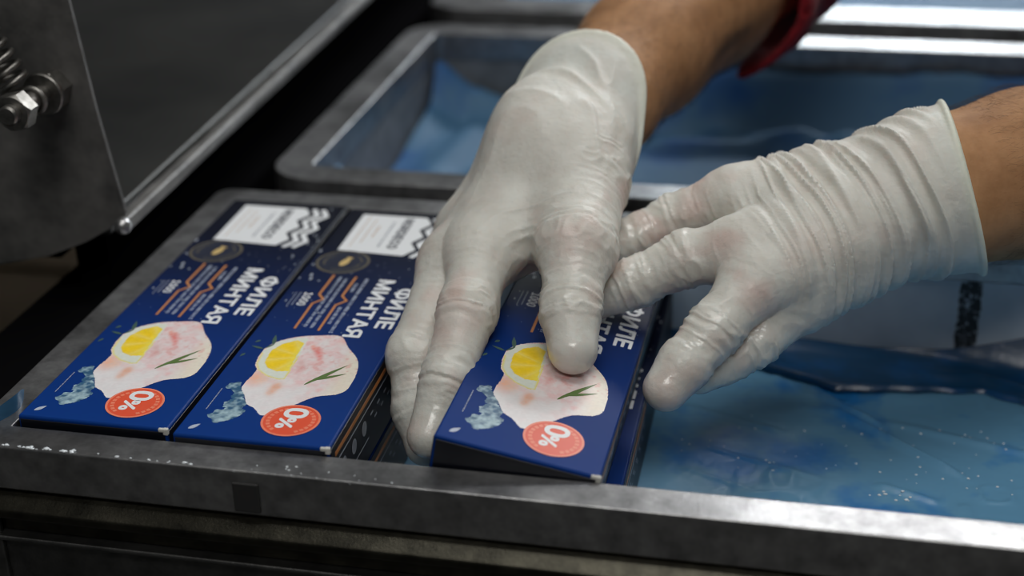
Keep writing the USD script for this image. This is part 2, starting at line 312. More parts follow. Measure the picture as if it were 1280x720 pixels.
def film2(X, Y):
    Z = -.0745 + .004 * (nz(X, Y, 14, 5) + .5) + .0015 * nz(X, Y, 50, 11)
    Z = Z + ridge(X, Y, (-.275, .83), (-.255, 1.085), .012, .018) + ridge(X, Y, (-.235, .90), (-.215, 1.06), .010, .012) + ridge(X, Y, (-.25, .86), (-.20, 1.00), .012, .010)
    Z = Z + ridge(X, Y, (-.13, 1.035), (.02, 1.045), .011, .010) + ridge(X, Y, (-.02, 1.00), (.10, 1.075), .014, .012) + ridge(X, Y, (-.08, 1.07), (.05, 1.03), .012, .010)
    e = np.clip((Y - 1.068) / .026, 0, 1); r = np.clip((X + .16) / .10, 0, 1); l = np.clip((-.215 - X) / .05, 0, 1)
    Z = Z + e ** 1.5 * (.006 + .045 * r + .020 * l + .012 * nz(X, Y, 20, 21))
    w = np.clip((-.272 - X) / .025, 0, 1); c = np.clip(1 - np.abs(Y - .835) / .035, 0, 1); d = np.clip((Y - .98) / .08, 0, 1)
    Z = Z + w * (.006 + .050 * c + .012 * d)
    return np.maximum(Z, PANZ + .0004)
f2 = sheet(np.linspace(-.3005, .376, 170), np.linspace(.803, 1.1035, 110), film2)
tag(obj('plastic_film', f2, m_film2, smooth=True), 'crumpled blue plastic film inside the rounded tray', 'plastic film')
f3 = sheet(np.linspace(-.282, .355, 80), np.linspace(1.238, 1.510, 50), lambda X, Y: -.02 + .010 * nz(X, Y, 12, 31))
tag(obj('plastic_film', f3, m_film3, smooth=True), 'light blue plastic film in the farthest tray', 'plastic film')
# torn bit of film standing at the tray's left front corner
def scrap_pts():
    u, v = np.meshgrid(np.linspace(0, 1, 14), np.linspace(0, 1, 10), indexing='ij')
    x = -.3325 + .0035 * np.sin(u * 5) * v - .004 * v; y = .4765 + u * .034; z = -.040 + v * (.0385 + .006 * np.sin(u * 3.1 + .4)) * (1 - .15 * u)
    p = np.stack([x, y, z], -1).reshape(-1, 3); m = 10
    i, j = np.meshgrid(np.arange(13), np.arange(9), indexing='ij')
    q = np.stack([i * m + j, (i + 1) * m + j, (i + 1) * m + j + 1, i * m + j + 1], -1).reshape(-1, 4)
    return p, np.vstack([q[:, [0, 1, 2]], q[:, [0, 2, 3]]])
tag(obj('film_scrap', scrap_pts(), m_scrap, smooth=True), 'small scrap of blue film at the left front tray corner', 'plastic film')

# ice crumbs on the tray edge and the film
ic = []
for (x, y, z, sx, sy, n, s) in ((-.322, .4584, RZ, .018, .0008, 9, .0006), (-.300, .4584, RZ, .014, .0008, 16, .0006), (-.262, .4584, RZ, .03, .0008, 10, .0005), (-.18, .4600, RZ, .08, .004, 16, .0003),
                                (.056, .590, None, .012, .006, 10, .0005), (.09, .612, None, .03, .012, 14, .0004), (0, .62, None, .05, .03, 26, .00035), (.08, .645, None, .05, .02, 22, .0004)):
    for _ in range(n):
        px, py = x + rng.normal(0, sx * .5), y + rng.normal(0, sy * .5); q = s * rng.uniform(.5, 1.4)
        c = trimesh.creation.icosphere(1, 1.0); c.vertices *= (q * np.array([1.5, 1, .7])) * rng.uniform(.7, 1.2, (len(c.vertices), 1))
        pz = z if z is not None else float(film1(np.array([px]), np.array([py]))[0])
        c.apply_translation([px, py, pz + q * .4]); ic.append(c)
m_ice = plain('wet_ice', (.75, .80, .84), .15)
tag(obj('ice_crumbs', trimesh.util.concatenate(ic), m_ice, smooth=True), 'tiny white ice crumbs scattered on the nearest tray edge and film', 'ice', kind='stuff')

# ------------------------------------------------------------------ food boxes
BW, BL, BH = .070, .2523, .036
def to_box(poly_xy, z, depth=.00006):
    """polygon in box coordinates (across, along) as a thin print"""
    geoms = getattr(poly_xy, 'geoms', [poly_xy]); ms = []
    for g in geoms:
        if g.area > 1e-9: ms.append(trimesh.creation.extrude_polygon(g, depth, engine='earcut'))
    m = trimesh.util.concatenate(ms); m.apply_translation([0, 0, z]); return m
def lettering(text, a0, l0, h, length=None, z=.00004, bold=True, heavy=0):
    """reads towards the near end, capitals towards +across"""
    m = meshkit.text_mesh(text, h, .00006, bold); v = m.vertices
    if length: v[:, 0] *= length / (v[:, 0].max() - v[:, 0].min())
    v[:, 0] -= v[:, 0].min()
    m.vertices = np.c_[a0 + v[:, 1], l0 - v[:, 0], v[:, 2] + z]
    if not heavy: return m
    top = m.vertices[m.faces][(m.vertices[m.faces][:, :, 2] > m.vertices[:, 2].max() - 1e-6).all(1)][:, :, :2]
    return to_box(shapely.union_all([Polygon(t) for t in top if abs((t[1] - t[0])[0] * (t[2] - t[0])[1] - (t[1] - t[0])[1] * (t[2] - t[0])[0]) > 1e-12]).buffer(heavy, join_style='mitre').simplify(.00002), z)
def greek(a0, l0, l1, h, r, z=.00004):
    """a line too small to read: letter-sized ticks in words"""
    out, l = [], l0
    while l > l1:
        for _ in range(r.integers(3, 8)):
            w = h * r.uniform(.35, .6)
            if l - w < l1: break
            k = r.integers(3); z1 = h * r.uniform(.85, 1)
            if k == 0: out.append(sbox(a0, l - w, a0 + z1, l - w * .55))
            elif k == 1: out += [sbox(a0, l - w, a0 + z1, l - w * .7), sbox(a0, l - .3 * w, a0 + z1, l), sbox(a0 + z1 * .4, l - w, a0 + z1 * .62, l)]
            else: out += [sbox(a0, l - w, a0 + z1 * .3, l), sbox(a0 + z1 * .7, l - w, a0 + z1, l), sbox(a0, l - w * .3, a0 + z1, l)]
            l -= w * 1.28
        l -= h * .5
    return to_box(shapely.union_all(out), z)
def pic(shape, colour, step, z):
    x0, y0, x1, y1 = shape.bounds
    xs, ys = np.arange(x0, x1 + step, step), np.arange(y0, y1 + step, step)
    X, Y = np.meshgrid(xs, ys, indexing='ij'); n, m = X.shape
    inside = shapely.contains_xy(shape, X.ravel() + 0, Y.ravel() + 0).reshape(n, m)
    cell = inside[:-1, :-1] | inside[1:, :-1] | inside[:-1, 1:] | inside[1:, 1:]
    i, j = np.nonzero(cell); q = np.stack([i * m + j, (i + 1) * m + j, (i + 1) * m + j + 1, i * m + j + 1], -1)
    keep, inv = np.unique(q, return_inverse=True); q = inv.reshape(-1, 4)
    P = np.c_[X.ravel(), Y.ravel()][keep]
    return (np.c_[P, np.full(len(P), z)], np.vstack([q[:, [0, 1, 2]], q[:, [0, 2, 3]]])), colour(P[:, 0], P[:, 1])
def spline(pts, n=8):
    P = np.array(pts); out = []
    for k in range(len(P)):
        p0, p1, p2, p3 = P[k - 1], P[k], P[(k + 1) % len(P)], P[(k + 2) % len(P)]
        for t in np.linspace(0, 1, n, endpoint=False):
            out.append(.5 * ((2 * p1) + (-p0 + p2) * t + (2 * p0 - 5 * p1 + 4 * p2 - p3) * t * t + (-p0 + 3 * p1 - 3 * p2 + p3) * t ** 3))
    return Polygon(out).buffer(0)
FISH = [(.0149, .0431), (.0158, .054), (.0158, .0594), (.0132, .0645), (.0119, .0771), (.0156, .0865), (.0241, .0931), (.0340, .0960), (.0436, .0967), (.0506, .0864), (.0581, .0762), (.0615, .0656), (.0625, .0511), (.0595, .0441), (.0502, .0399), (.0441, .0326), (.0385, .0242), (.0326, .0207), (.0275, .0260), (.0228, .029), (.0190, .036)]
LEMON = Polygon([(.0132, .0645), (.0119, .0771), (.0156, .0865), (.0242, .0927), (.0290, .0924), (.0306, .0745), (.0315, .0525), (.0283, .052), (.0219, .0543), (.0164, .0588)]).buffer(.001).buffer(-.001)
PULP = Polygon([(.017, .0666), (.016, .0778), (.0191, .0849), (.0246, .0895), (.0283, .0871), (.0291, .0728), (.0301, .0604), (.0248, .0596), (.02, .0622)]).buffer(.001).buffer(-.0006)
def lerp(a, b, t): return a + (b - a) * np.clip(t, 0, 1)[:, None]
def fish_col(a, l):
    n = nz(a, l, 260, 41) + .5; n2 = nz(a, l, 900, 43) + .5; n3 = nz(a * .5 + l, l * .3 - a, 420, 47) + .5
    c = lerp(np.full((len(a), 3), 1.) * V(.72, .66, .66), V(.74, .50, .50), (n - .38) * 2.2)
    c = lerp(c, V(.76, .71, .58), np.clip((a - .050) / .008, 0, 1) * .8)                       # creamy edge
    c = lerp(c, V(.74, .73, .74), np.clip((.052 - l) / .012, 0, 1) * np.clip((.05 - a) / .01, 0, 1) * .8)  # white belly
    str_ = np.clip((n3 - .55) * 5, 0, 1)
    c = lerp(c, V(.66, .25, .22), str_ * .45 * np.clip((l - .055) / .01, 0, 1))
    for (x, y, r, col, w) in ((.0372, .0812, .0015, (.70, .13, .11), .8), (.0385, .0790, .0014, (.72, .15, .13), .8), (.0402, .0765, .0014, (.72, .17, .15), .8), (.0352, .0830, .0013, (.75, .20, .15), .8), (.0338, .0850, .0012, (.78, .28, .20), .7), (.0366, .0838, .0011, (.75, .25, .2), .7), (.0412, .0740, .0012, (.72, .2, .18), .6), (.0357, .0641, .0022, (.6, .22, .2), .6), (.0335, .069, .0018, (.6, .25, .22), .5),
                              (.0300, .0455, .0024, (.72, .36, .22), .9), (.0292, .0405, .002, (.72, .40, .28), .8), (.0175, .0520, .004, (.80, .42, .28), .8), (.0215, .0515, .003, (.78, .5, .36), .6), (.0478, .093, .003, (.74, .36, .30), .6)):
        d = np.hypot((a - x) / 1.0, (l - y) / 1.5)
        c = lerp(c, V(*col), w * np.exp(-(d / r) ** 2) * (.5 + n2))
    le = shapely.contains_xy(LEMON, a, l); pu = shapely.contains_xy(PULP, a, l)
    rind = V(.66, .70, .62) + np.zeros((len(a), 3)); edge = shapely.distance(LEMON.exterior, shapely.points(a, l))
    rind = lerp(rind, V(.76, .66, .10), np.clip(1 - edge / .0012, 0, 1) * (l < .075))
    ang = np.arctan2(l - .0745, a - .0325); seg = np.abs(np.sin(ang * 4.5)) ** .35
    pc = lerp(V(.80, .66, .18) + np.zeros((len(a), 3)), V(.86, .60, .012), seg)
    pc = lerp(pc, V(.80, .70, .10), np.clip((a - .0255) / .004, 0, 1) * .7)
    c = np.where(le[:, None], rind, c); c = np.where(pu[:, None], pc, c)
    return np.clip(c * (.93 + .14 * n2[:, None]), 0, 1)
def ice_col(a, l):
    n = nz(a, l, 420, 51) + .5; n2 = nz(a, l, 800, 53) + .5
    return lerp(V(.03, .10, .19) + np.zeros((len(a), 3)), V(.36, .50, .56), (n - .33) * 2.6) * (.8 + .4 * n2[:, None])
def leafpoly(p0, p1, w):
    p0, p1 = V(*p0), V(*p1); d = p1 - p0; n = V(-d[1], d[0]) / np.hypot(*d)
    t = np.linspace(0, 1, 9); k = np.sin(np.pi * t ** .8) * w
    return Polygon(np.vstack([p0 + t[:, None] * d + n * k[:, None], (p0 + t[:, None] * d - n * k[:, None])[::-1]])).buffer(1e-5)
m_leaf = plain('print_green', (.10, .17, .045), .4)
m_leaf2 = plain('print_dull_green', (.05, .10, .075), .4)

def make_box(name, label, group, mat):
    r = np.random.default_rng(5)
    t = thing(name, label, 'box', mat=mat, group=group)
    Z = 0.0
    body = bx(0, BW, 0, BL, -BH, 0, .0011)
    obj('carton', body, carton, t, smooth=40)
    # end flap and side panels in the darker print colour
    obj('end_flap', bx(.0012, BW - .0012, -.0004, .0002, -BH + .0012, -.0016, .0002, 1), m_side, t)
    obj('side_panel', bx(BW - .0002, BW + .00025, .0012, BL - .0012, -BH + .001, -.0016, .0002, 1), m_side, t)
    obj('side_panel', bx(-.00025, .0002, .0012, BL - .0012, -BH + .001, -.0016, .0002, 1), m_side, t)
    obj('worn_corner', trimesh.util.concatenate([bx(BW - .0040, BW - .0006, -.0007, .0009, -.0016, .0002, .0006), bx(BW - .0020, BW + .0003, -.0005, .0014, -.0030, .0001, .0005)]), m_chip, t, label='frayed white cardboard corner')
    # white brand panel with the zigzag edge
    zz = lambda base, l0, l1, amp, n: [(base + amp * (1 if k % 2 else -1), l0 + (l1 - l0) * k / n) for k in range(n + 1)]
    edge = zz(.0500, .1918, .2445, .0024, 6)
    panel = Polygon([(.0100, .2445), (.0104, .1942)] + edge)
    obj('brand_panel', to_box(panel, .00002), m_white, t, label='white brand panel with a zigzag edge')
    st = [LineString(zz(b, .1905, .2440, .0024, 6)).buffer(.00150, cap_style='flat', join_style='mitre') for b in (.0548, .0602)]
    obj('zigzag', to_box(shapely.union_all(st), .00002), m_white, t, label='white zigzag stripes')
    ms = []
    for k, ch in enumerate('NORDECO'):
        ms.append(lettering(ch, .0362, .2410 - k * .0060, .0050, .0048, .0001, True, .00016))
    obj('brand_lettering', trimesh.util.concatenate(ms), m_ink, t, label='dark brand lettering on the white panel')
    obj('brand_small_print', greek(.0305, .236, .2005, .0011, r, .0001), m_grey, t)
    obj('brand_orange_print', trimesh.util.concatenate([greek(.0235, .229, .213, .0012, r, .0001), greek(.0195, .238, .205, .0007, r, .0001), greek(.0150, .241, .199, .0006, r, .0001)]), m_peach, t)
    # round crest
    c = Point(.0182, .1795)
    obj('crest_ring', to_box(c.buffer(.0145).difference(c.buffer(.0130)), .00003), m_bronze, t)
    obj('crest_field', to_box(c.buffer(.0130), .00002), m_ink, t)
    fishy = affinity.translate(affinity.rotate(shapely.union_all([affinity.scale(Point(0, 0).buffer(.0028), 1.7, .8), Polygon([(.003, 0), (.0066, .0022), (.0066, -.0022)])]), 78), .0186, .1800)
    arcs = [LineString([(.0182 + .0100 * np.cos(q), .1795 + .0100 * np.sin(q)) for q in np.linspace(a0, a1, 12)])  .buffer(.00045) for a0, a1 in ((-1.9, -.2), (.1, .9), (2.2, 3.6))]
    obj('crest_emblem', to_box(shapely.union_all([fishy] + arcs[:0]), .00005), m_gold, t)
    obj('crest_lettering', to_box(shapely.union_all([a.difference(shapely.union_all([sbox(.0182 + .0115 * np.cos(q) - .0003, .1795 + .0115 * np.sin(q) - .0022, .0182 + .0115 * np.cos(q) + .0003, .1795 + .0115 * np.sin(q) + .0022) for q in np.linspace(0, 6.2, 30)])) for a in arcs]), .00005), m_bronze, t)
    # headline
    obj('headline', trimesh.util.concatenate([lettering('ФИЛЕ', .0570, .1525, .0082, .0445, heavy=.00010), lettering('МИНТАЯ', .0444, .1610, .0082, .0640, heavy=.00010)]), m_white, t, label='white two line headline')
    for g in ((.0366, .1612, .099, .0019), (.0330, .1545, .1445, .0017), (.0330, .1275, .1085, .0017), (.0258, .1600, .1030, .0017), (.0223, .1610, .1030, .0017), (.0062, .0400, .0215, .0006)):
        obj('small_print', greek(*g, r), m_dim, t)
    ol = lambda a, l0, l1, k: LineString([(a, l0), (a - .0003, k), (a + .0036, k - .005), (a - .0004, k - .0105), (a, l1)]).buffer(.00062, cap_style='flat', join_style='mitre')
    obj('orange_line', to_box(ol(.0310, .1625, .1010, .1395), .00003), m_orange, t)
    obj('orange_line', to_box(ol(.0188, .1630, .1015, .1395), .00003), m_orange, t)
    obj('weight_figure', lettering('1000', .0108, .1405, .0042, .0145), m_white, t)
    obj('weight_rule', to_box(shapely.union_all([sbox(.0083, .1255, .0087, .1405), sbox(.0062, .1240, .0065, .1400)]), .00003), m_grey, t)
    # picture
    sh = spline(FISH, 6)
    me, col = pic(sh, fish_col, .00042, .00006); obj('fillet_picture', me, m_paint, t, primvars={'tint': col}, label='printed pale fillet with a lemon slice')
    lv = [leafpoly((.0425, .0504), (.0560, .0700), .0011), leafpoly((.0450, .0540), (.0577, .0620), .0009), leafpoly((.0440, .0535), (.0505, .0600), .0012), leafpoly((.0418, .0490), (.0470, .0580), .0007)]
    obj('herb_sprig', to_box(shapely.union_all(lv), .0001), m_leaf, t, label='printed green herb sprig')
    lf = [leafpoly((.0146, .0834), (.0123, .0934), .0010), leafpoly((.0113, .0790), (.0047, .0810), .0008), leafpoly((.0070, .0872), (.0050, .0846), .0008), leafpoly((.0044, .0735), (.0030, .0700), .0007), leafpoly((.0150, .0845), (.0115, .0790), .0006)]
    obj('herb_leaf', to_box(shapely.union_all(lf), .00005), m_leaf2, t)
    blobs = []
    for (x, y, q) in ((.0115, .0440, .0024), (.0095, .0430, .0020), (.0135, .0405, .0026), (.0160, .0360, .0030), (.0175, .0310, .0034), (.0195, .0265, .0030), (.0150, .0275, .0028), (.0168, .0225, .0030), (.0140, .0200, .0030), (.0175, .0170, .0032), (.0205, .0190, .0026), (.0118, .0175, .0022), (.0145, .0140, .0022), (.0215, .0225, .0022), (.0185, .0385, .0022)):
        blobs.append(Polygon([(x + q * (1 + .25 * np.sin(3 * w + x * 900)) * np.cos(w), y + q * (1 + .25 * np.sin(2 * w + y * 700)) * np.sin(w)) for w in np.linspace(0, 2 * np.pi, 14, endpoint=False)]).buffer(0))
    me, col = pic(shapely.union_all(blobs), ice_col, .00045, .00004); obj('ice_picture', me, m_paint, t, primvars={'tint': col}, label='printed pale blue ice')
    obj('splash_mark', to_box(leafpoly((.0052, .0050), (.0090, .0095), .0012), .00004), m_dim, t)
    # badge
    b = Point(.0466, .0186)
    obj('badge', to_box(b.buffer(.0129), .00010), m_badge, t, label='round red badge')
    obj('badge_ring', to_box(shapely.union_all([b.buffer(.0129).difference(b.buffer(.0119))] + [LineString([(.0466 + .0099 * np.cos(q), .0186 + .0099 * np.sin(q)) for q in np.linspace(a0, a0 + .17, 4)]).buffer(.00085, cap_style='flat') for a0 in list(np.arange(-1.1, 1.2, .25)) + list(np.arange(2.0, 4.2, .25))]), .00015), m_badge2, t)
    obj('badge_lettering', trimesh.util.concatenate([lettering('0', .0422, .0286, .0096, .0080, .00016, heavy=.0003), lettering('%', .0417, .0205, .0068, .0086, .00016, heavy=.0002)]), m_white, t, label='white badge lettering')
    sp = [Point(r.uniform(.004, .068), r.uniform(.10, .25)).buffer(r.choice([.0002, .0003, .0004, .0007], p=[.5, .3, .15, .05]), 3) for _ in range(110)] + \
         [affinity.scale(Point(r.normal(.066, .006) % .0690, r.normal(.185, .025)).buffer(r.uniform(.0003, .0012), 3), .7, 1.6) for _ in range(26)]
    obj('speck_print', to_box(shapely.intersection(shapely.union_all(sp), sbox(.001, .002, BW - .001, BL - .002)), .00001), m_grey, t, kind='stuff')
    # side print (right long side)
    def side(poly): # (along, height) on the right side
        m = to_box(poly, 0); v = m.vertices; m.vertices = np.c_[BW + .00025 + v[:, 2], v[:, 0], v[:, 1]]; m.invert() if False else None; return m
    obj('side_stripe', side(sbox(.006, -.0078, .125, -.0056)), m_orange, t)
    obj('side_print', trimesh.util.concatenate([side(sbox(.004, -.0112, .12, -.0106)), side(sbox(.004, -.0255, .05, -.0250))] + [side(affinity.scale(Point(x, -.0175).buffer(.0032, 5), 1, 1.1)) for x in (.016, .030, .045)] +
        [side(sbox(x, -.0165 - .004 * (k % 2), x + .0035, -.0155 - .004 * (k % 2))) for k, x in enumerate(np.arange(.055, .12, .0052))] + [side(sbox(x, -.014, x + .0022, -.0105 + .001 * (k % 2))) for k, x in enumerate(np.arange(.15, .19, .0032))]), m_grey, t)
    return t
def pose(x, y, z, deg=0.):
    a = np.radians(deg); m = np.eye(4); m[:2, :2] = [[np.cos(a), -np.sin(a)], [np.sin(a), np.cos(a)]]; m[:3, 3] = (x, y, z); return m
ZT = -.002
B3 = np.eye(4)
B3[:3, :3] = np.array([[9.85130160e-01, 2.04352394e-02, 1.70590063e-01], [-2.02117341e-02, 9.99791079e-01, -3.04696055e-03], [-1.70616689e-01, -4.46268269e-04, 9.85337377e-01]])
B3[:3, 3] = (-.1391, .4768, .0085)
b1 = make_box('food_box', 'blue fillet box at the far left of the tray', 'blue fillet boxes', pose(-.3275, .4780, ZT, 0))
def copy_box(label, mat):
    x = UsdGeom.Xform.Define(stage, numbered('/World/food_box'))
    x.GetPrim().GetReferences().AddInternalReference(b1.GetPath())
    x.GetPrim().SetInstanceable(True)
    x.ClearXformOpOrder(); x.AddTransformOp().Set(Gf.Matrix4d(*[float(v) for v in np.asarray(mat).T.ravel()]))
    return tag(x, label, 'box', 'blue fillet boxes')
copy_box('blue fillet box lying second from the left with its dark side showing', pose(-.2540, .4752, ZT, .10))
copy_box('tilted blue fillet box held down by a gloved thumb', B3)
copy_box('blue fillet box lying under the tilted box', pose(-.1375, .4818, ZT - BH - .0005, 0))
copy_box('blue fillet box lying under the far left box', pose(-.3270, .4795, ZT - BH - .0005, 0))
copy_box('blue fillet box lying under the second box from the left', pose(-.2545, .4785, ZT - BH - .0005, 0))

# ------------------------------------------------------------------ machine at the left
mach = thing('packing_machine', 'dark steel machine with a spring and bolts at the left', 'machine')
PY = .63
edge_x = lambda y: -.3424 - .0323 * (y - .6275)
pl = Polygon([(-.3325, .30), (-.3583, .1417), (-.3526, .0844), (-.3449, .0305), (-.3462, .0268), (-.3560, .0192), (-.3700, .0110), (-.3945, .0008), (-.4240, -.0060), (-.46, -.0085), (-.70, -.0085), (-.70, .30)])
pl = Polygon([(-.3640, .30), (-.3583, .1417), (-.3526, .0844), (-.3449, .0305), (-.3462, .0268), (-.3560, .0192), (-.3700, .0110), (-.3945, .0008), (-.4240, -.0060), (-.46, -.0085), (-.70, -.0085), (-.70, .30)])
def plate(poly, th, bev=.0003):
    lay = [(poly.buffer(-bev), 0), (poly, bev), (poly, th - bev), (poly.buffer(-bev), th)]
    m = trimesh.creation.extrude_polygon(poly.buffer(-bev * .6), th, engine='earcut')
    m2 = trimesh.creation.extrude_polygon(poly, th - 2 * bev, engine='earcut'); m2.apply_translation([0, 0, bev])
    m = trimesh.util.concatenate([m, m2]); v = m.vertices; m.vertices = np.c_[v[:, 0], PY + v[:, 2], v[:, 1]]; m.invert(); return m
obj('side_plate', plate(pl, .003), m_steel, mach, smooth=False)
def strip(y0, y1, o0, o1, z0, z1, r=.001):
    m = bx(o0, o1, y0, y1, z0, z1, r); v = m.vertices; m.vertices = np.c_[v[:, 0] + edge_x(v[:, 1]), v[:, 1], v[:, 2]]; return m
obj('bed', strip(.637, 2.1, -.60, -.0165, .012, .0235, .002), m_bed, mach, smooth=30)
obj('edge_bar', strip(.626, 2.1, -.0062, .0, .0195, .0275, .0022), m_steel, mach, smooth=40)
obj('edge_bar', strip(.640, 2.1, -.0105, -.0066, .0165, .0250, .0014), m_steel, mach, smooth=40)
obj('edge_tip', trimesh.creation.icosphere(3, .0046).apply_transform(trimesh.transformations.translation_matrix([edge_x(.626) - .0030, .6262, .0236])), m_rim, mach, smooth=True)
for y0, y1 in ((.78, .82), (.90, 1.02), (1.08, 1.20), (1.26, 1.55), (1.6, 2.05)):
    obj('edge_tab', strip(y0, y1, -.0170, -.0098, .0150, .0222, .0015), m_bed, mach)
obj('gap_shade_skirt', strip(.655, 2.1, -.050, -.030, FZ, .0118, .003), m_black, mach)  # black sheet added to keep the gap under the bed dark
obj('gap_shade_rail', bx(-.412, -.3565, .47, 1.9, -.078, -.030, .003), m_black, mach)  # black bar added as the shade left of the nearest tray
obj('bed_frame', strip(.645, 2.1, -.60, -.052, -.008, .0118, .003), m_black, mach)
obj('leg', strip(.66, .72, -.60, -.54, FZ, -.0082, .004), m_black, mach); obj('leg', strip(2.0, 2.06, -.60, -.54, FZ, -.0082, .004), m_black, mach)
# bolt, nuts, washer, spring
AX = V(-.3735, .63, .0965)
def hexnut(r, y0, y1, hole=.0):
    c = manifold3d.CrossSection([[(r * np.cos(a), r * np.sin(a)) for a in np.arange(6) * np.pi / 3 + .2]])
    m = c.extrude(y1 - y0)
    cone = manifold3d.Manifold.cylinder(y1 - y0, r * 1.0, r * 1.0, 40)
    top = manifold3d.Manifold.cylinder(r * .35, r * 1.12, r * .80, 40).translate([0, 0, (y1 - y0) - r * .30])
    low = manifold3d.Manifold.cylinder((y1 - y0) - r * .30, r * 1.12, r * 1.12, 40)
    m = m ^ (low + top)
    a = m.to_mesh(); v = a.vert_properties[:, :3]
    t = trimesh.Trimesh(np.c_[AX[0] + v[:, 0], y1 - 0 - v[:, 2], AX[2] + v[:, 1]], a.tri_verts, process=False)
    t.vertices[:, 1] = y1 - v[:, 2]
    if t.volume < 0: t.invert()
    return t
def disc(r, y0, y1, bev=.0006):
    pr = [(0, 0), (r - bev, 0), (r, bev), (r, y1 - y0 - bev), (r - bev, y1 - y0), (0, y1 - y0)]
    t = trimesh.creation.revolve(pr, sections=40); v = t.vertices
    t = trimesh.Trimesh(np.c_[AX[0] + v[:, 0], y1 - v[:, 2], AX[2] + v[:, 1]], t.faces, process=False)
    if t.volume < 0: t.invert()
    return t
bolt = obj('bolt', disc(.0050, .5835, .6305, .001), m_bright, mach, smooth=40)
obj('nut', hexnut(.0098, .5880, .5965), m_bright, bolt, smooth=25)
obj('nut', hexnut(.0105, .6200, .6300), m_bright, bolt, smooth=25)
obj('washer', disc(.0110, .6170, .6198), m_bright, bolt, smooth=40)
th = np.linspace(0, 2 * np.pi * 19, 19 * 20)
S0, S1 = V(-.3815, .609, .1035), V(-.4330, .609, .2050)
d = (S1 - S0) / np.linalg.norm(S1 - S0); n1 = np.cross(d, V(0, 1, 0)); n1 /= np.linalg.norm(n1); n2 = np.cross(d, n1)
hel = S0 + np.outer(th / th[-1], S1 - S0) + .0072 * (np.outer(np.cos(th), n1) + np.outer(np.sin(th), n2))
ho = AX + V(0, .6085 - .63, 0) + np.c_[.0062 * np.cos(np.linspace(-2.4, 2.1, 18)), np.zeros(18), .0062 * np.sin(np.linspace(-2.4, 2.1, 18))]
obj('spring', tube(np.vstack([ho, hel]), .00155, 8), m_bright, mach, smooth=True)

# brown block added for the warm lit floor far below, seen past the plate
cb = thing('warm_floor_block', 'brown block added in place of the warm lit floor below the machine', 'box')
m_brown = plain('warm_floor_brown', (.10, .058, .020), .85)
obj('body', bx(-1.45, -.72, .98, 1.9, FZ, -.42, .006), m_brown, cb)
obj('flap', bx(-1.44, -.73, 1.0, 1.42, -.4195, -.415, .002), m_brown, cb)
obj('flap', bx(-1.44, -.73, 1.44, 1.88, -.4195, -.415, .002), m_brown, cb)

